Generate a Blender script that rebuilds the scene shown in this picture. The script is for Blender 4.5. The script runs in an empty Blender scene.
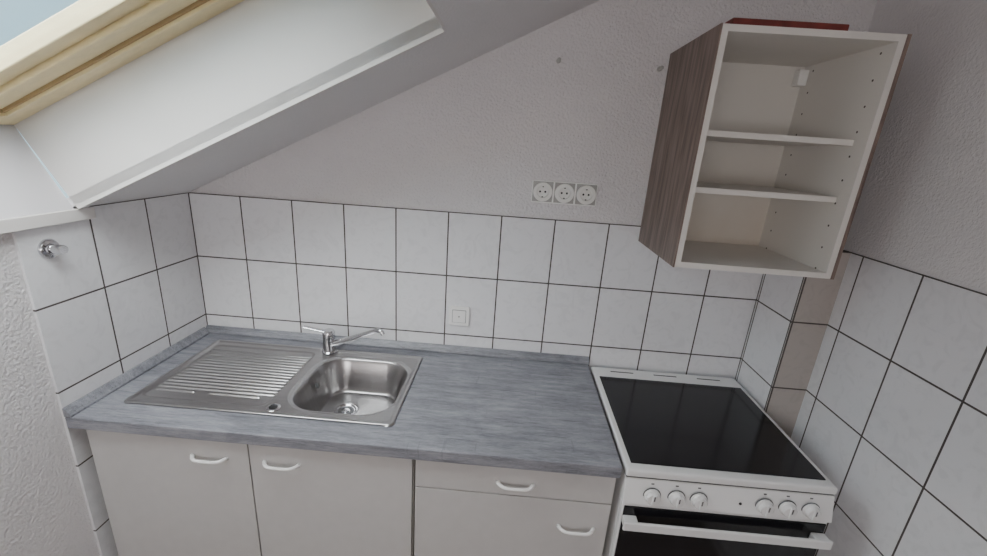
import bpy, bmesh, numpy as np
from math import *
from mathutils import Vector, Matrix
COL=bpy.context.scene.collection
T=1.476; H=.25; TW=.2; R=2.32
TH=atan(.49); SX,SZ=cos(TH),sin(TH)
# ---------------------------------------------------------------- materials
def mat(name,col,rough=.5,metal=0,spec=.5,noise=0,nscale=8,bump=0,bscale=200,coat=0,stretch=(1,1,1),bdist=.004):
    m=bpy.data.materials.new(name);m.use_nodes=True;nt=m.node_tree;N=nt.nodes;L=nt.links
    b=N['Principled BSDF'];b.inputs['Roughness'].default_value=rough;b.inputs['Metallic'].default_value=metal
    b.inputs['Specular IOR Level'].default_value=spec;b.inputs['Coat Weight'].default_value=coat
    b.inputs['Base Color'].default_value=(*col,1)
    tc=N.new('ShaderNodeTexCoord');mp=N.new('ShaderNodeMapping');mp.inputs['Scale'].default_value=stretch
    L.new(tc.outputs['Object'],mp.inputs[0])
    if noise:
        n=N.new('ShaderNodeTexNoise');n.inputs['Scale'].default_value=nscale;n.inputs['Detail'].default_value=5
        L.new(mp.outputs[0],n.inputs[0])
        r=N.new('ShaderNodeMapRange');r.inputs[3].default_value=1-noise;r.inputs[4].default_value=1+noise;r.inputs[1].default_value=.3;r.inputs[2].default_value=.7
        L.new(n.outputs[0],r.inputs[0])
        v=N.new('ShaderNodeVectorMath');v.operation='SCALE';v.inputs[0].default_value=col
        L.new(r.outputs[0],v.inputs['Scale']);L.new(v.outputs[0],b.inputs['Base Color'])
    if bump:
        n2=N.new('ShaderNodeTexNoise');n2.inputs['Scale'].default_value=bscale;n2.inputs['Detail'].default_value=4
        L.new(mp.outputs[0],n2.inputs[0])
        bp=N.new('ShaderNodeBump');bp.inputs['Strength'].default_value=bump;bp.inputs['Distance'].default_value=bdist
        L.new(n2.outputs[0],bp.inputs['Height']);L.new(bp.outputs[0],b.inputs['Normal'])
    return m
def math_node(nt,op,a,b=None,c=None):
    n=nt.nodes.new('ShaderNodeMath');n.operation=op
    for i,v in enumerate((a,b,c)):
        if v is None: continue
        if isinstance(v,(int,float)): n.inputs[i].default_value=v
        else: nt.links.new(v,n.inputs[i])
    return n.outputs[0]
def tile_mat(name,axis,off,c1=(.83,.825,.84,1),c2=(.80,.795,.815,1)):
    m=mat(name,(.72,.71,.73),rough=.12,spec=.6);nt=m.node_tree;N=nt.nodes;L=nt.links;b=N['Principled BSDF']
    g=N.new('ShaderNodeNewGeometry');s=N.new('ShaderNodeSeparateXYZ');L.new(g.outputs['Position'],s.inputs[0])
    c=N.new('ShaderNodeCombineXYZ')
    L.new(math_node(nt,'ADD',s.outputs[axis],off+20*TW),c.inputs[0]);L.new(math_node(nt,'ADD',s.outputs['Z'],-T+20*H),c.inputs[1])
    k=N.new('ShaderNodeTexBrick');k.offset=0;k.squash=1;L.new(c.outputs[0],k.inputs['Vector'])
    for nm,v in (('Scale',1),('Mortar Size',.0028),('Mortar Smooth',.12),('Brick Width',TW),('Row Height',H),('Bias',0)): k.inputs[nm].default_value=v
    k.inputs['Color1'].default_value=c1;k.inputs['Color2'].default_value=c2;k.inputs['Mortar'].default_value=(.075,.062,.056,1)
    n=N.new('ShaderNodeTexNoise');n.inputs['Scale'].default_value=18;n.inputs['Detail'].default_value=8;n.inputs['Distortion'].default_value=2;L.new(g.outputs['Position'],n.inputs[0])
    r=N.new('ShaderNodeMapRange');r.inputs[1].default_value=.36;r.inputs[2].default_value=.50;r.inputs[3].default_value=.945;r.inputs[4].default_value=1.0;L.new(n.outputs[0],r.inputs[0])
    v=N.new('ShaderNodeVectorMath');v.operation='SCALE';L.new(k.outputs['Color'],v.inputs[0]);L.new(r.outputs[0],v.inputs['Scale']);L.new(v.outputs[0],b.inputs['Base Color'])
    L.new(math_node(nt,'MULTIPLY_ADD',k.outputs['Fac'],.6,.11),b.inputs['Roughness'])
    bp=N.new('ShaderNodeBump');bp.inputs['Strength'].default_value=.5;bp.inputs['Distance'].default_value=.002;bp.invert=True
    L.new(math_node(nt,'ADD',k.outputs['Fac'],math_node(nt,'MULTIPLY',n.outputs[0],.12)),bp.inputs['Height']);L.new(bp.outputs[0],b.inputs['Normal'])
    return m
M={}
M['plaster']=mat('plaster',(.76,.73,.735),.9,noise=.03,nscale=3,bump=1,bscale=115,bdist=.0068)
M['plaster_dark']=mat('plaster_right',(.79,.765,.77),.9,noise=.025,nscale=3,bump=.7,bscale=140,bdist=.004)
M['ceil']=mat('ceiling_paint',(.79,.77,.775),.9,noise=.02,nscale=4,bump=.5,bscale=130,bdist=.004)
M['panel']=mat('white_lacquer',(.75,.72,.70),.35,noise=.015)
M['reveal']=mat('reveal_paint',(.62,.60,.62),.7,noise=.02)
M['frame']=mat('window_frame_cream_sunglow',(.87,.73,.44),.4,noise=.05,nscale=9,stretch=(1,8,8))  # cream frame, colour pushed warmer to stand in for low sun glow
M['gasket']=mat('window_gasket',(.50,.36,.19),.6,noise=.1)
M['tb']=tile_mat('tile_back','X',0);M['tl']=tile_mat('tile_side','Y',0);M['tr']=tile_mat('tile_side_right','Y',.065)
M['tc']=tile_mat('tile_chase_side','Y',.211)
M['tbox_shaded']=tile_mat('tile_box_front_shaded','X',-.0045,(.49,.445,.41,1),(.47,.425,.39,1))  # chase front browned: shadow and warm reflection put into the tile colour
M['front']=mat('cabinet_front_grey_white',(.58,.565,.555),.45,noise=.02,nscale=30)
M['carc']=mat('carcass_white',(.79,.76,.715),.5,noise=.02)
M['handle']=mat('handle_white_plastic',(.88,.87,.86),.3,noise=.01)
M['enamel']=mat('white_enamel',(.84,.835,.83),.22,noise=.01,coat=.4)
M['dark']=mat('dark_plastic',(.02,.02,.022),.4,noise=.1)
M['mark']=mat('grey_print',(.12,.12,.125),.4,noise=.1)
M['plategap']=mat('plate_shadow_gap',(.40,.39,.37),.5,noise=.05)
M['glass']=mat('black_ceramic_glass',(.008,.008,.010),.14,noise=.1,spec=.5)
M['chrome']=mat('chrome',(.66,.66,.68),.12,metal=1,noise=.03)
M['steel']=mat('brushed_steel',(.42,.41,.41),.28,metal=1,noise=.05,nscale=4,bump=.03,bscale=60,stretch=(1,25,1))
M['socket']=mat('socket_white',(.90,.89,.87),.3,noise=.01)
M['beige']=mat('socket_insert_white',(.86,.85,.82),.3,noise=.01)
M['red']=mat('red_board',(.20,.038,.03),.6,noise=.35,nscale=18)
M['floor']=mat('floor_vinyl',(.22,.18,.15),.5,noise=.15,nscale=6,stretch=(1,8,1))
# worktop : grey streaky wood look
def worktop():
    m=mat('grey_wood_laminate',(.2,.21,.23),.38);nt=m.node_tree;N=nt.nodes;L=nt.links;b=N['Principled BSDF']
    g=N.new('ShaderNodeNewGeometry')
    def nz(sc,scale,det,dist=0,ro=.6):
        mp=N.new('ShaderNodeMapping');mp.inputs['Scale'].default_value=sc;L.new(g.outputs['Position'],mp.inputs[0])
        n=N.new('ShaderNodeTexNoise');n.inputs['Scale'].default_value=scale;n.inputs['Detail'].default_value=det;n.inputs['Roughness'].default_value=ro;n.inputs['Distortion'].default_value=dist;L.new(mp.outputs[0],n.inputs[0]);return n.outputs[0]
    a=nz((1,9,9),5,10,.25,.7);c=nz((1,14,14),38,6,0,.8);d=nz((1,1.8,1),7,8,.4,.65)
    s=math_node(nt,'ADD',math_node(nt,'MULTIPLY',a,.38),math_node(nt,'ADD',math_node(nt,'MULTIPLY',c,.40),math_node(nt,'MULTIPLY',d,.22)))
    r=N.new('ShaderNodeValToRGB');L.new(s,r.inputs[0]);e=r.color_ramp.elements
    e[0].position=.39;e[0].color=(.125,.128,.147,1);e[1].position=.61;e[1].color=(.39,.39,.425,1)
    q=e.new(.49);q.color=(.24,.243,.272,1)
    # fine dark cracks running with the grain
    k=nz((1,22,22),8,5,.3,.6);kk=math_node(nt,'LESS_THAN',k,.375)
    # short cross-grain marks
    x_=nz((10,1,1),8,4,.3,.6);xk=math_node(nt,'MULTIPLY',math_node(nt,'LESS_THAN',x_,.33),.25)
    f=math_node(nt,'MAXIMUM',math_node(nt,'MULTIPLY',kk,.55),xk)
    mx=N.new('ShaderNodeMix');mx.data_type='RGBA';L.new(f,mx.inputs[0]);L.new(r.outputs[0],mx.inputs[6]);mx.inputs[7].default_value=(.09,.09,.108,1)
    L.new(mx.outputs[2],b.inputs['Base Color'])
    bp=N.new('ShaderNodeBump');bp.inputs['Strength'].default_value=.12;bp.inputs['Distance'].default_value=.001;L.new(c,bp.inputs['Height']);L.new(bp.outputs[0],b.inputs['Normal'])
    return m
M['top']=worktop()
def brown():
    m=mat('dark_brown_woodgrain',(.1,.07,.06),.42);nt=m.node_tree;N=nt.nodes;L=nt.links;b=N['Principled BSDF']
    g=N.new('ShaderNodeNewGeometry');mp=N.new('ShaderNodeMapping');mp.inputs['Scale'].default_value=(12,12,1);L.new(g.outputs['Position'],mp.inputs[0])
    n=N.new('ShaderNodeTexNoise');n.inputs['Scale'].default_value=6;n.inputs['Detail'].default_value=5;n.inputs['Distortion'].default_value=.5;L.new(mp.outputs[0],n.inputs[0])
    r=N.new('ShaderNodeValToRGB');L.new(n.outputs[0],r.inputs[0]);e=r.color_ramp.elements
    e[0].position=.32;e[0].color=(.115,.077,.063,1);e[1].position=.70;e[1].color=(.29,.215,.18,1)
    L.new(r.outputs[0],b.inputs['Base Color']);return m
M['brown']=brown()
def side_holes():
    m=mat('carcass_peg_holes',(.76,.74,.71),.5);nt=m.node_tree;N=nt.nodes;L=nt.links;b=N['Principled BSDF']
    g=N.new('ShaderNodeNewGeometry');s=N.new('ShaderNodeSeparateXYZ');L.new(g.outputs['Position'],s.inputs[0])
    z=math_node(nt,'SUBTRACT',math_node(nt,'MULTIPLY',math_node(nt,'FRACT',math_node(nt,'DIVIDE',s.outputs['Z'],.064)),.064),.032)
    y1=math_node(nt,'ABSOLUTE',math_node(nt,'ADD',s.outputs['Y'],.19));y=math_node(nt,'SUBTRACT',y1,.13)
    dd=math_node(nt,'SQRT',math_node(nt,'ADD',math_node(nt,'MULTIPLY',z,z),math_node(nt,'MULTIPLY',y,y)))
    k=math_node(nt,'LESS_THAN',dd,.0032)
    mx=N.new('ShaderNodeMix');mx.data_type='RGBA';L.new(k,mx.inputs[0]);mx.inputs[6].default_value=(.79,.76,.715,1);mx.inputs[7].default_value=(.08,.06,.05,1)
    L.new(mx.outputs[2],b.inputs['Base Color']);return m
M['side']=side_holes()
def stained():
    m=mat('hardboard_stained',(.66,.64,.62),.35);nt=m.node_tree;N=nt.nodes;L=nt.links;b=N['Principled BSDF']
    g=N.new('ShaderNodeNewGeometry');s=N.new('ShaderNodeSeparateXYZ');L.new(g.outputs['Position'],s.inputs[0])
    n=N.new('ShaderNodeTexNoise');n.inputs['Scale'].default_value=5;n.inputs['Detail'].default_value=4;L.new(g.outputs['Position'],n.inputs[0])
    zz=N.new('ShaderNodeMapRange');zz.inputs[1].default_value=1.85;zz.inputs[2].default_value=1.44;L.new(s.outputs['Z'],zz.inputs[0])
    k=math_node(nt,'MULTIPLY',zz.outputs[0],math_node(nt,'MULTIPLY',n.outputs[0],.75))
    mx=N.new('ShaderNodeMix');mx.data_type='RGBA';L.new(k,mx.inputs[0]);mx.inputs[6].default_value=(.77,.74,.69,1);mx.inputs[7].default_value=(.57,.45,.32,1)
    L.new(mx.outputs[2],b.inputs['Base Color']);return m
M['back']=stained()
# ---------------------------------------------------------------- builders
WP={}
def mesh_obj(name,verts,faces,m,parent=None,smooth=False,bevel=0,label=None,center=None,seg=2):
    V=np.array(verts,float);c=(V.min(0)+V.max(0))/2 if center is None else np.array(center,float)
    me=bpy.data.meshes.new(name);me.from_pydata([tuple(v) for v in (V-c)],[],faces);me.validate()
    bm=bmesh.new();bm.from_mesh(me);bmesh.ops.recalc_face_normals(bm,faces=bm.faces)
    if bevel: bmesh.ops.bevel(bm,geom=[e for e in bm.edges if len(e.link_faces)==2 and e.calc_face_angle(0)>.5],offset=bevel,segments=seg,profile=.5,affect='EDGES')
    bm.to_mesh(me);bm.free()
    if smooth:
        for p in me.polygons:p.use_smooth=True
    me.materials.append(m if not isinstance(m,str) else M[m])
    o=bpy.data.objects.new(name,me);COL.objects.link(o)
    o.location=c-(np.array(WP[parent.name]) if parent else 0);o.parent=parent;WP[o.name]=c
    if label:o['label']=label
    return o
BF=[(0,1,3,2),(4,6,7,5),(0,4,5,1),(2,3,7,6),(0,2,6,4),(1,5,7,3)]
def bv(lo,hi): return [(x,y,z) for x in (lo[0],hi[0]) for y in (lo[1],hi[1]) for z in (lo[2],hi[2])]
def box(name,lo,hi,m,parent=None,bevel=0,label=None,seg=2): return mesh_obj(name,bv(lo,hi),BF,m,parent,bevel=bevel,label=label,seg=seg)
def join(*parts):
    V=[];F=[]
    for v,f in parts:
        o=len(V);V+=[tuple(p) for p in v];F+=[tuple(i+o for i in q) for q in f]
    return V,F
def tube(pts,rad,seg=16,flat=1.0,up=(0,0,1)):
    P=[Vector(p) for p in pts];n=len(P);rad=rad if hasattr(rad,'__len__') else [rad]*n;V=[];F=[]
    for i in range(n):
        t=(P[min(i+1,n-1)]-P[max(i-1,0)]).normalized();u=Vector(up)
        a=t.cross(u)
        if a.length<.05:a=t.cross(Vector((0,1,0)))
        a.normalize();b=a.cross(t).normalized()
        for k in range(seg):
            w=2*pi*k/seg;V.append(P[i]+(a*cos(w)+b*sin(w)*flat)*rad[i])
    for i in range(n-1):
        for k in range(seg):
            k2=(k+1)%seg;F.append((i*seg+k,i*seg+k2,(i+1)*seg+k2,(i+1)*seg+k))
    F.append(tuple(range(seg)));F.append(tuple((n-1)*seg+k for k in range(seg)))
    return V,F
def lathe(prof,c,axis='z',seg=32):
    V=[];F=[];n=len(prof)
    for r,h in prof:
        for k in range(seg):
            w=2*pi*k/seg;a,b=max(r,1e-4)*cos(w),max(r,1e-4)*sin(w)
            v={'z':(a,b,h),'y':(a,-h,b),'x':(h,a,b)}[axis];V.append((v[0]+c[0],v[1]+c[1],v[2]+c[2]))
    for i in range(n-1):
        for k in range(seg):
            k2=(k+1)%seg;F.append((i*seg+k,i*seg+k2,(i+1)*seg+k2,(i+1)*seg+k))
    F.append(tuple(range(seg)));F.append(tuple((n-1)*seg+k for k in range(seg)))
    return V,F
def shade_auto(o,ang=35):
    for p in o.data.polygons:p.use_smooth=True
    bm=bmesh.new();bm.from_mesh(o.data)
    for e in bm.edges:
        if len(e.link_faces)==2 and e.calc_face_angle(0)>radians(ang): e.smooth=False
    bm.to_mesh(o.data);bm.free();return o
def root(name,loc,label,cat,group=None):
    o=bpy.data.objects.new(name,None);o.empty_display_size=.05;COL.objects.link(o);o.location=loc;WP[o.name]=np.array(loc,float)
    o['label']=label;o['category']=cat
    if group:o['group']=group
    return o
def tag(o,label,cat): o['label']=label;o['category']=cat;return o
def st(o): o['kind']='structure';return o
# ---------------------------------------------------------------- room shell
YB=-3.6
st(box('floor',(-.2,YB-.1,-.1),(R+.1,.11,0),'floor'))
st(box('wall_back',(-.2,.008,0),(R+.1,.11,2.9),'plaster'))
st(box('wall_left',(-.2,YB,0),(-.008,.008,1.442),'plaster'))
st(box('wall_right',(R+.008,YB,0),(R+.1,.008,2.9),'plaster_dark'))
st(box('wall_front',(-.2,YB-.1,0),(R+.1,YB,2.9),'plaster'))
# tiling
st(box('trim_1',(0,0,0),(2.2,.0079,T),'tb'))
st(box('trim_2',(-.0079,-.597,0),(0,0,T-.001),'tl'))
st(box('trim_3',(R,-2.2,0),(R+.0079,0,T-.0008),'tr'))
# boxed pipe chase, tiled
o=mesh_obj('wall_chase',bv((2.2,-.215,0),(R-.0005,-.0005,T)),BF,'tbox_shaded');o.data.materials.append(M['tc'])
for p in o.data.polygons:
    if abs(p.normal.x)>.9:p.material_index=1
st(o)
# ceiling
W0,W1=.012,1.035;Y0,Y1=-.45,-1.25
def cz(x):return T+.49*x
def slopeslab(x0,x1,y0,y1,t=.03):
    V=[(x,y,cz(x)+k) for x in (x0,x1) for y in (y0,y1) for k in (.001,t)];return V,BF
V,F=join(slopeslab(-.02,R+.1,.1,Y0),slopeslab(W1,R+.1,Y0,Y1),slopeslab(-.02,R+.1,Y1,YB-.1))
st(mesh_obj('ceiling',V,F,'ceil'))
D=Vector((-.55,0,.83)).normalized()*.24
def prism(a,b,y0,y1,th):  # sheet from a to b in xz, thickness vector th
    V=[];
    for q in (Vector(a),Vector(b)):
        for y in (y0,y1):
            for k in (Vector((0,0,0)),Vector(th)): v=q+k;V.append((v.x,y,v.z))
    return V,BF
PA=Vector((.03,0,cz(.03)));PB=Vector((W1,0,cz(W1)));PC=Vector((.012,0,T+.0005))
V,F=join(prism(PC,PA+D,Y0,Y1,(-.03,0,-.02)))
st(mesh_obj('trim_4',V,F,'reveal'))
V,F=prism(PB,PB+D,Y0,Y1,(.03,0,.02));st(mesh_obj('trim_5',V,F,'panel'))
for i,(y0,y1) in enumerate(((Y0,Y0+.016),(Y1-.016,Y1))):
    dn=Vector((.44,0,-.898))*.010
    V=[]
    for q in (PC+Vector((.012,0,0)),PB+dn,PB+D,PA+D):
        for y in (y0,y1):V.append((q.x,y,q.z))
    st(mesh_obj('trim_%d'%(6+i),V,[(0,2,4,6),(1,7,5,3),(0,1,3,2),(2,3,5,4),(4,5,7,6),(6,7,1,0)],'panel'))
# sill ledge
st(box('trim_8',(-.2,-2.2,1.4425),(.020,-.398,T),'panel',bevel=.002))
# roof window frame (window coords a: along slope, y, c: outward)
A0=PA+D;Sv=Vector((SX,0,SZ));Nv=Vector((-SZ,0,SX));LW=(PB-PA).length
def wbox(a0,a1,y0,y1,c0,c1):
    V=[]
    for s in (a0,a1):
        for y in (y0,y1):
            for c in (c0,c1):
                p=A0+Sv*s+Nv*c;V.append((p.x,y,p.z))
    return V,BF
def ring(a0,a1,y0,y1,w,c0,c1):
    return [wbox(a0,a1,y0,y0-w,c0,c1),wbox(a0,a1,y1+w,y1,c0,c1),wbox(a0,a0+w,y0-w,y1+w,c0,c1),wbox(a1-w,a1,y0-w,y1+w,c0,c1)]
win=root('window_1',tuple(A0+Vector((0,Y0,0))),'','');del win['label'];del win['category'];st(win)
V,F=join(*ring(-.02,LW+.02,Y0+.02,Y1-.02,.068,.0,.07));st(mesh_obj('window_frame',V,F,'frame',win,bevel=.002))
V,F=join(*ring(.048,LW-.048,Y0-.048,Y1+.048,.007,.008,.07));st(mesh_obj('window_gasket',V,F,'gasket',win))
V,F=join(*ring(.055,LW-.055,Y0-.055,Y1+.055,.050,.014,.07));st(mesh_obj('window_sash',V,F,'frame',win,bevel=.003))
V,F=join(*ring(.105,LW-.105,Y0-.105,Y1+.105,.042,.028,.07));st(mesh_obj('glazing_bead',V,F,'frame',win,bevel=.003))
gm=bpy.data.materials.new('window_glass');gm.use_nodes=True;nt=gm.node_tree;nt.nodes.clear()
tr=nt.nodes.new('ShaderNodeBsdfTransparent');tr.inputs[0].default_value=(.93,.97,.98,1);gl=nt.nodes.new('ShaderNodeBsdfGlossy');gl.inputs['Roughness'].default_value=.05
mx=nt.nodes.new('ShaderNodeMixShader');mx.inputs[0].default_value=.06;oo=nt.nodes.new('ShaderNodeOutputMaterial')
nt.links.new(tr.outputs[0],mx.inputs[1]);nt.links.new(gl.outputs[0],mx.inputs[2]);nt.links.new(mx.outputs[0],oo.inputs[0])
V,F=wbox(.14,LW-.14,Y0-.14,Y1+.14,.045,.051);st(mesh_obj('window_pane',V,F,gm,win))
# ---------------------------------------------------------------- base cabinets
def handle(door,cx,z,y=-.58,w=.105):
    pts=[];n=28
    for i in range(n+1):
        t=-1+2*i/n;pts.append((cx+t*w/2,y+.001-.024*(1-abs(t)**5),z))
    V,F=tube(pts,[.0045+.002*abs(2*i/n-1)**6 for i in range(n+1)],12,1.0)
    return mesh_obj('handle',V,F,'handle',door,smooth=True,label='white plastic bow handle')
def carcass(name,x0,x1,label,cat,shelf=True):
    r=root(name,((x0+x1)/2,-.3,0),label,cat);t=.016
    parts=[(bv((x0,-.56,.1),(x0+t,-.03,.86)),BF),(bv((x1-t,-.56,.1),(x1,-.03,.86)),BF),(bv((x0+t,-.56,.1),(x1-t,-.03,.116)),BF),
           (bv((x0+t,-.036,.116),(x1-t,-.03,.86)),BF),(bv((x0+t,-.56,.845),(x1-t,-.535,.86)),BF),(bv((x0,-.52,0),(x1,-.505,.1)),BF),
           (bv((x0,-.5,0),(x0+t,-.03,.1)),BF),(bv((x1-t,-.5,0),(x1,-.03,.1)),BF)]
    V,F=join(*parts);mesh_obj('body',V,F,'carc',r);return r
c1=carcass('sink_base_cabinet',.032,1.006,'off-white sink base cabinet with two plain doors under grey worktop','cabinet')
d=box('door',(.034,-.58,.105),(.5175,-.5605,.857),'front',c1,bevel=.0015);handle(d,.40,.790)
d=box('door',(.5215,-.58,.105),(1.004,-.5605,.857),'front',c1,bevel=.0015);handle(d,.6175,.790)
c2=carcass('drawer_base_cabinet',1.012,1.593,'off-white base cabinet with one drawer above a door beside stove','cabinet')
d=box('drawer',(1.014,-.58,.752),(1.591,-.5605,.857),'front',c2,bevel=.0015);handle(d,1.307,.795)
d=box('door',(1.014,-.58,.105),(1.591,-.5605,.748),'front',c2,bevel=.0015);handle(d,1.498,.655)
# ---------------------------------------------------------------- worktop
sx0,sx1,sy0,sy1=.092,.932,-.518,-.072
def ringslab(X,Y,z0,z1):
    V=[];idx={}
    for k,z in enumerate((z0,z1)):
        for i,x in enumerate(X):
            for j,y in enumerate(Y): idx[i,j,k]=len(V);V.append((x,y,z))
    F=[]
    for i in range(3):
        for j in range(3):
            if (i,j)==(1,1):continue
            for k in (0,1):F.append((idx[i,j,k],idx[i+1,j,k],idx[i+1,j+1,k],idx[i,j+1,k]))
    for i in range(3):
        for j in (0,3):F.append((idx[i,j,0],idx[i+1,j,0],idx[i+1,j,1],idx[i,j,1]));F.append((idx[j,i,0],idx[j,i+1,0],idx[j,i+1,1],idx[j,i,1]))
    for j in (1,2):F.append((idx[1,j,0],idx[2,j,0],idx[2,j,1],idx[1,j,1]));F.append((idx[j,1,0],idx[j,2,0],idx[j,2,1],idx[j,1,1]))
    return V,F
wt=root('countertop',(.8,-.3,.861),'grey wood-look laminate worktop spanning both base cabinets','countertop')
V,F=ringslab([.001,sx0+.02,sx1-.02,1.596],[-.6,sy0+.02,sy1-.02,-.001],.861,.9)
mesh_obj('worktop_slab',V,F,'top',wt,bevel=.004,seg=3)
def lip(p0,p1,nrm):
    # triangular-ish sealing profile
    pr=[(0,0),(.022,0),(.022,.006),(.006,.028),(0,.028)]
    V=[]
    for q in (p0,p1):
        for a_,h in pr: V.append((q[0]+nrm[0]*a_,q[1]+nrm[1]*a_,.9003+h))
    n=len(pr);F=[tuple(range(n)),tuple(range(n,2*n))]+[(i,(i+1)%n,n+(i+1)%n,n+i) for i in range(n)]
    return V,F
V,F=lip((.001,-.001),(1.596,-.001),(0,-1));mesh_obj('upstand',V,F,'top',wt,bevel=.001)
V,F=lip((.001,-.6),(.001,-.024),(1,0));mesh_obj('upstand',V,F,'top',wt,bevel=.001)
# ---------------------------------------------------------------- sink
def sstep(t): t=np.clip(t,0,1);return t*t*(3-2*t)
nx,ny=360,230
gx=np.linspace(sx0,sx1,nx);gy=np.linspace(sy0,sy1,ny);X,Y=np.meshgrid(gx,gy,indexing='ij')
def rr(X,Y,cx,cy,hx,hy,r):
    qx=np.abs(X-cx)-(hx-r);qy=np.abs(Y-cy)-(hy-r)
    return np.hypot(np.maximum(qx,0),np.maximum(qy,0))+np.minimum(np.maximum(qx,qy),0)-r
scx,scy=(sx0+sx1)/2,(sy0+sy1)/2
do=rr(X,Y,scx,scy,(sx1-sx0)/2,(sy1-sy0)/2,.02)
Z=.9015+.0045*sstep(-do/.006)-.003*sstep((-do-.012)/.01)
bx,by,bhx,bhy=.732,-.300,.172,.172
db=rr(X,Y,bx,by,bhx,bhy,.105)
Z+=-.0035*sstep((-db+.014)/.012)          # step around bowl
Z+=-.120*sstep(-db/.052)**.85
DX,DY=.692,-.280
rd=np.hypot(X-DX,Y-DY);Z-=.008*sstep((.11-rd)/.11)*(db<-.04);Z-=.004*(rd<.043)
# drainer recess
dd=rr(X,Y,.315,-.295,.205,.185,.03);Z-=.004*sstep(-dd/.012)
rib=np.zeros_like(X)
NR=16;RP=.0186
for i in range(NR):
    yc=-.150-RP*i
    xa=.130;xb=.510
    if i>=NR-1: xa=.31;xb=.47
    ax=np.clip(X,xa,xb);rib=np.maximum(rib,sstep((.0056-np.hypot(X-ax,Y-yc))/.0045))
yc=-.150-RP*(NR-1);ax=np.clip(X,.135,.255);rib=np.maximum(rib,sstep((.0056-np.hypot(X-ax,Y-yc))/.0045))
Z+=.0042*rib
idx=np.arange(nx*ny).reshape(nx,ny)
# rounded outline : snap corner points
msk=do>0
X2=X.copy();Y2=Y.copy()
hx,hy=(sx1-sx0)/2,(sy1-sy0)/2;r=.02
cxn=scx+np.sign(X-scx)*(hx-r);cyn=scy+np.sign(Y-scy)*(hy-r);L_=np.hypot(X-cxn,Y-cyn)+1e-9
X2[msk]=(cxn+(X-cxn)/L_*r)[msk];Y2[msk]=(cyn+(Y-cyn)/L_*r)[msk]
V=np.stack([X2.ravel(),Y2.ravel(),Z.ravel()],1).tolist()
F=[(int(idx[i,j]),int(idx[i+1,j]),int(idx[i+1,j+1]),int(idx[i,j+1])) for i in range(nx-1) for j in range(ny-1)]
sk=root('kitchen_sink',(scx,scy,.9),'inset stainless steel sink with ribbed drainer and one bowl','sink')
s=mesh_obj('basin',V,F,'steel',sk,smooth=True)
bz=float(Z[np.unravel_index(np.argmin(rd),rd.shape)])
V,F=lathe([(.041,0),(.041,.0045),(.036,.006),(.032,.003),(.012,.003),(.011,.007),(.004,.008),(0,.008)],(DX,DY,bz));
shade_auto(mesh_obj('drain_strainer',V,F,'chrome',sk,label='round chrome basket strainer'))
V,F=join(lathe([(.028,0),(.028,.0008),(.015,.0008),(.015,0)],(DX,DY,bz+.0029)))
mesh_obj('drain_holes',V,F,'mark',sk)
V,F=lathe([(.021,0),(.021,.004),(.018,.006),(.0,.006)],(.545,-.478,.9005));kn=shade_auto(mesh_obj('waste_knob',V,F,'chrome',sk,label='round chrome waste control knob'))
V,F=lathe([(.013,0),(.013,.001),(0,.001)],(.545,-.478,.9066));mesh_obj('knob_cap',V,F,'dark',kn)
# overflow on bowl left wall
V,F=lathe([(.011,0),(.011,.0015),(.009,.002),(0,.002)],(0,0,0),'z',24)
o=mesh_obj('overflow_cover',V,F,'mark',sk,center=(0,0,0));o.location=(.5865-scx,-.27-scy,.859-.9);o.rotation_euler=(0,radians(65),0);shade_auto(o)
# ---------------------------------------------------------------- faucet
fx,fy=.562,-.100
FZ=.9052
fa=root('faucet',(fx,fy,FZ),'chrome single-lever kitchen mixer tap on sink','faucet')
V,F=lathe([(.027,0),(.027,.004),(.0235,.008),(.0225,.05),(.0235,.056),(.0235,.066)],(fx,fy,FZ));shade_auto(mesh_obj('faucet_body',V,F,'chrome',fa))
V1=lathe([(.0235,0),(.0245,.006),(.0235,.018),(.018,.027),(.008,.031),(0,.031)],(fx,fy,FZ+.0665))
n=10;pts=[(fx-.005-.085*t,fy-.004-.01*t,.992+.018*t) for t in np.linspace(0,1,n)]
V2=tube(pts,[.0125-.003*i/(n-1) for i in range(n)],14,.5)
V,F=join(V1,V2);shade_auto(mesh_obj('lever',V,F,'chrome',fa))
P0=Vector((fx+.012,fy-.003,.942));P1=Vector((fx+.08,fy-.012,.970));P2=Vector((fx+.195,fy-.042,1.030));P3=Vector((fx+.220,fy-.050,1.036));P4=Vector((fx+.231,fy-.053,1.024))
ctrl=[P0,P1,P1.lerp(P2,.5),P2,P3,P4];pts=[]
for i in range(len(ctrl)-1):
    a_,b_,c_,d_=ctrl[max(i-1,0)],ctrl[i],ctrl[i+1],ctrl[min(i+2,len(ctrl)-1)]
    for t in np.linspace(0,1,8,endpoint=False):
        t=float(t);pts.append(.5*((2*b_)+(c_-a_)*t+(2*a_-5*b_+4*c_-d_)*t*t+(3*b_-a_-3*c_+d_)*t**3))
pts.append(ctrl[-1]);m_=len(pts)
V,F=tube(pts,[.0130-.0045*min(1,i/(m_*.6)) for i in range(m_)],16);shade_auto(mesh_obj('spout',V,F,'chrome',fa),50)
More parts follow.
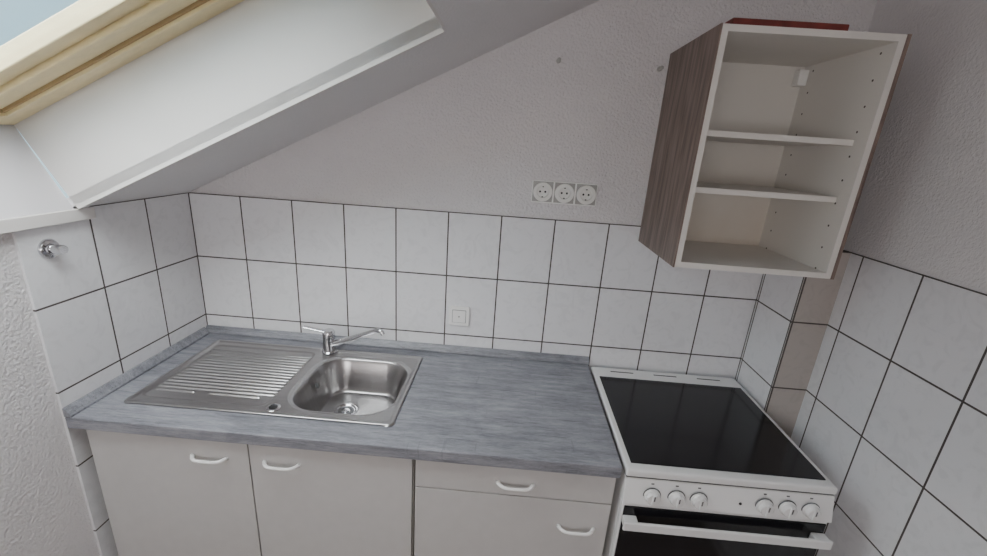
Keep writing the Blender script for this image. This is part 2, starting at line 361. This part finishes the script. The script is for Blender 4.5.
# ---------------------------------------------------------------- stove
x0,x1=1.606,2.178
sv=root('stove',((x0+x1)/2,-.32,0),'white freestanding electric stove with black glass hob and oven','stove')
V,F=join((bv((x0+.004,-.585,.02),(x1-.004,-.03,.872)),BF),(bv((x0+.03,-.55,0),(x0+.07,-.5,.02)),BF),(bv((x1-.07,-.55,0),(x1-.03,-.5,.02)),BF),(bv((x0+.03,-.1,0),(x0+.07,-.06,.02)),BF),(bv((x1-.07,-.1,0),(x1-.03,-.06,.02)),BF))
mesh_obj('body',V,F,'enamel',sv)
hf=box('hob_frame',(x0,-.606,.876),(x1,-.027,.9),'enamel',sv,bevel=.006,seg=3)
box('frame_gap',(x0+.003,-.600,.8715),(x1-.003,-.03,.8765),'dark',sv,label='dark shadow gap under hob frame')
box('glass_hob',(x0+.017,-.578,.8995),(x1-.017,-.108,.9035),'glass',sv,bevel=.0015,label='black ceramic glass hob')
for i in range(3):
    cx=x0+.115+i*.17;box('vent_slot',(cx-.045,-.062,.8995),(cx+.045,-.056,.9008),'dark',sv)
# slanted control panel
zt,zb=.871,.797;yt,yb=-.603,-.622
V=[(x,y,z) for x in (x0,x1) for y,z in ((-.586,zt),(-.586,zb),(yb,zb),(yt,zt))]
cp=mesh_obj('control_panel',V,[(0,1,2,3),(4,7,6,5),(0,4,5,1),(1,5,6,2),(2,6,7,3),(3,7,4,0)],'enamel',sv,bevel=.003)
def yp(z): return yt+(yb-yt)*(zt-z)/(zt-zb)
for kx in (1.683,1.750,1.811,1.990,2.052,2.115):
    KZ=.829
    V1=lathe([(.022,0),(.022,.005),(.0195,.007),(.018,.016),(.016,.018),(0,.018)],(kx,-.6145,KZ),'y',32)
    V2=(bv((kx-.004,-.6370,KZ-.0165),(kx+.004,-.63,KZ+.0165)),BF)
    V,F=join(V1,V2);k=shade_auto(mesh_obj('knob',V,F,'enamel',sv,label='white round control knob'))
    V,F=lathe([(.0245,0),(.0245,.0015),(0,.0015)],(kx,-.6135,KZ),'y',28);mesh_obj('knob_ring',V,F,'mark',k)
    box('pointer_mark',(kx-.0018,-.6375,KZ+.000),(kx+.0018,-.6370,KZ+.015),'mark',k,label='thin grey pointer line')
    zz=KZ+.031;box('dial_mark',(kx-.004,yp(zz)-.0009,zz-.0018),(kx+.004,yp(zz)+.001,zz+.0018),'mark',k,label='small grey printed dial mark')
V,F=lathe([(.004,0),(.004,.002),(0,.002)],(1.925,-.6145,.829),'y',12);mesh_obj('indicator_light',V,F,'dark',sv,label='small dark indicator light')
od=box('oven_door',(x0+.004,-.612,.19),(x1-.004,-.587,.788),'enamel',sv,bevel=.003)
box('oven_door_glass',(x0+.008,-.6165,.205),(x1-.008,-.6125,.785),'glass',od,bevel=.001,label='black glass oven door panel')
HZ=.746
V1=(bv((x0+.003,-.650,HZ-.014),(x1-.003,-.641,HZ+.014)),BF)
V,F=join(V1,(bv((x0+.006,-.643,HZ-.012),(x0+.045,-.617,HZ+.012)),BF),(bv((x1-.045,-.643,HZ-.012),(x1-.006,-.617,HZ+.012)),BF))
mesh_obj('oven_handle',V,F,'enamel',od,bevel=.0035,seg=3,label='flat white horizontal oven door handle bar')
dr=box('drawer',(x0+.004,-.61,.035),(x1-.004,-.587,.183),'enamel',sv,bevel=.003)
# ---------------------------------------------------------------- wall cabinet
cx0,cx1,cz0,cz1,cy=1.715,2.174,1.422,2.050,-.366
wc=root('wall_cabinet',((cx0+cx1)/2,-.18,cz0),'doorless wall cabinet with white interior and dark brown wood sides','cabinet')
t=.016;b=.004;b2=.009
box('side_panel',(cx0+b,cy,cz0),(cx0+b+t,-.001,cz1),'side',wc)
box('side_panel',(cx1-b2-t,cy,cz0),(cx1-b2,-.001,cz1),'side',wc)
box('side_cladding',(cx0,cy-.001,cz0-.001),(cx0+b,-.001,cz1+.001),'brown',wc,label='dark brown woodgrain side panel')
box('side_cladding',(cx1-b2,cy-.001,cz0-.001),(cx1+.001,-.001,cz1+.001),'brown',wc,label='dark brown woodgrain side panel')
box('top_panel',(cx0+b+t,cy,cz1-t),(cx1-b2-t,-.001,cz1),'carc',wc)
box('bottom_panel',(cx0+b+t,cy,cz0),(cx1-b2-t,-.001,cz0+t),'carc',wc)
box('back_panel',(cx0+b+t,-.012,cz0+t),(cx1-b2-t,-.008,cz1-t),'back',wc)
for z in (1.788,1.634):
    box('shelf',(cx0+b+t+.001,-.322,z),(cx1-b2-t-.001,-.013,z+.016),'carc',wc,bevel=.001)
for xx in (cx0+b+t+.001,cx1-b2-t-.03):
    box('hanging_bracket',(xx,-.045,cz1-t-.06),(xx+.029,-.013,cz1-t-.012),'socket',wc,bevel=.003,label='white cabinet hanging bracket')
# red item on top
rb=box('storage_box',(1.752,-.34,cz1+.0015),(2.040,-.22,cz1+.022),'red',bevel=.003);tag(rb,'flat dark red cardboard box lying on top of wall cabinet','box')
# ---------------------------------------------------------------- sockets
sc=root('power_socket',(1.42,.008,1.535),'triple white european wall socket above the tiles','socket')
box('cover_frame',(1.302,.001,1.535),(1.540,.0078,1.616),'socket',sc,bevel=.002)
for i in range(3):
    cx=1.342+i*.079;cz_=1.5755
    box('insert_gap',(cx-.0365,.0004,cz_-.0365),(cx+.0365,.0014,cz_+.0365),'plategap',sc)
    V1=(bv((cx-.035,-.0085,cz_-.035),(cx+.035,.0003,cz_+.035)),BF)
    V,F=lathe([(.0345,0),(.0345,.012),(.033,.014),(.0215,.014),(.0205,.012),(.020,.0012),(0,.0012)],(cx,.0012,cz_),'y',40)
    ins=shade_auto(mesh_obj('socket_insert',V,F,'beige',sc))
    V,F=join(lathe([(.0038,0),(.0038,.0008),(0,.0008)],(cx-.0095,0,cz_),'y',12),lathe([(.0038,0),(.0038,.0008),(0,.0008)],(cx+.0095,0,cz_),'y',12),(bv((cx-.0025,-.007,cz_+.0165),(cx+.0025,0,cz_+.0200)),BF),(bv((cx-.0025,-.007,cz_-.0200),(cx+.0025,0,cz_-.0165)),BF))
    mesh_obj('contact_holes',V,F,'dark',ins)
ws=root('wall_outlet',(1.058,0,1.018),'cream square wall outlet set in tiles above worktop','outlet')
box('cover_frame',(1.017,-.011,1.022),(1.099,-.0005,1.103),'socket',ws,bevel=.003)
box('plate_gap',(1.0305,-.0116,1.0355),(1.0855,-.0111,1.0895),'mark',ws)
box('center_plate',(1.032,-.014,1.037),(1.084,-.0117,1.088),'socket',ws,bevel=.001)
V,F=lathe([(.0035,0),(.0035,.0015),(.0025,.0020),(0,.0020)],(1.058,-.0142,1.0625),'y',20);mesh_obj('cover_screw',V,F,'plategap',ws)
# chrome valve rosette on side wall tiles
va=root('wall_valve',(0,-.53,1.38),'round chrome capped water valve on side wall tiles','valve')
V,F=lathe([(.027,.0005),(.027,.003),(.024,.008),(.016,.010),(.015,.014)],(0,-.53,1.38),'x');shade_auto(mesh_obj('rosette',V,F,'chrome',va))
V,F=lathe([(.013,.0142),(.013,.040),(.0115,.044),(0,.044)],(0,-.53,1.38),'x');shade_auto(mesh_obj('valve_cap',V,F,'chrome',va))
# wall screws
for i,(x,z) in enumerate(((1.352,2.01),(1.690,2.005))):
    V,F=lathe([(.008,0),(.008,.005),(.004,.007),(.004,.024),(.0065,.026),(0,.028)],(x,.0075,z),'y',12)
    o=shade_auto(mesh_obj('wall_screw',V,F,'plategap'));tag(o,'small screw hook fixed in the plaster wall','screw');o['group']='screws in the plaster wall'
# ---------------------------------------------------------------- lights & world
w=bpy.data.worlds.new('world');bpy.context.scene.world=w;w.use_nodes=True
nt=w.node_tree;bg=nt.nodes['Background']
tc=nt.nodes.new('ShaderNodeTexCoord');sp=nt.nodes.new('ShaderNodeSeparateXYZ');nt.links.new(tc.outputs['Generated'],sp.inputs[0])
mr=nt.nodes.new('ShaderNodeMapRange');mr.inputs[1].default_value=.3;mr.inputs[2].default_value=.65;mr.inputs[3].default_value=1.6;mr.inputs[4].default_value=16;nt.links.new(sp.outputs[2],mr.inputs[0]);nt.links.new(mr.outputs[0],bg.inputs[1])
rp=nt.nodes.new('ShaderNodeMapRange');rp.inputs[1].default_value=.3;rp.inputs[2].default_value=.65;nt.links.new(sp.outputs[2],rp.inputs[0])
mc=nt.nodes.new('ShaderNodeMix');mc.data_type='RGBA';mc.inputs[6].default_value=(.48,.70,.82,1);mc.inputs[7].default_value=(.94,.925,.925,1);nt.links.new(rp.outputs[0],mc.inputs[0]);nt.links.new(mc.outputs[2],bg.inputs[0])
def area(name,loc,tgt,sx,sy,e,col):
    l=bpy.data.lights.new(name,'AREA');l.shape='RECTANGLE';l.size=sx;l.size_y=sy;l.energy=e;l.color=col
    o=bpy.data.objects.new(name,l);COL.objects.link(o);o.location=loc;o.rotation_euler=(Vector(tgt)-Vector(loc)).to_track_quat('-Z','Y').to_euler();return o
area('room_light',(.6,-3.0,1.7),(.9,0,1.2),1.2,1.0,29,(1,.955,.94))
# ---------------------------------------------------------------- camera
p=Vector((1.2312,-1.5821,1.7228));pi_,ya,ro,f=.3012,.0294,.0699,424.1825
fw=Vector((-sin(ya)*cos(pi_),cos(ya)*cos(pi_),-sin(pi_)));r_=fw.cross(Vector((0,0,1))).normalized();u_=r_.cross(fw)
rx=r_*cos(ro)+u_*sin(ro);ux=-r_*sin(ro)+u_*cos(ro)
cd=bpy.data.cameras.new('camera');co=bpy.data.objects.new('camera',cd);COL.objects.link(co)
cd.sensor_width=36;cd.lens=f*36/987;cd.clip_start=.02
Mx=Matrix(((rx.x,ux.x,-fw.x,p.x),(rx.y,ux.y,-fw.y,p.y),(rx.z,ux.z,-fw.z,p.z),(0,0,0,1)));co.matrix_world=Mx
bpy.context.scene.camera=co
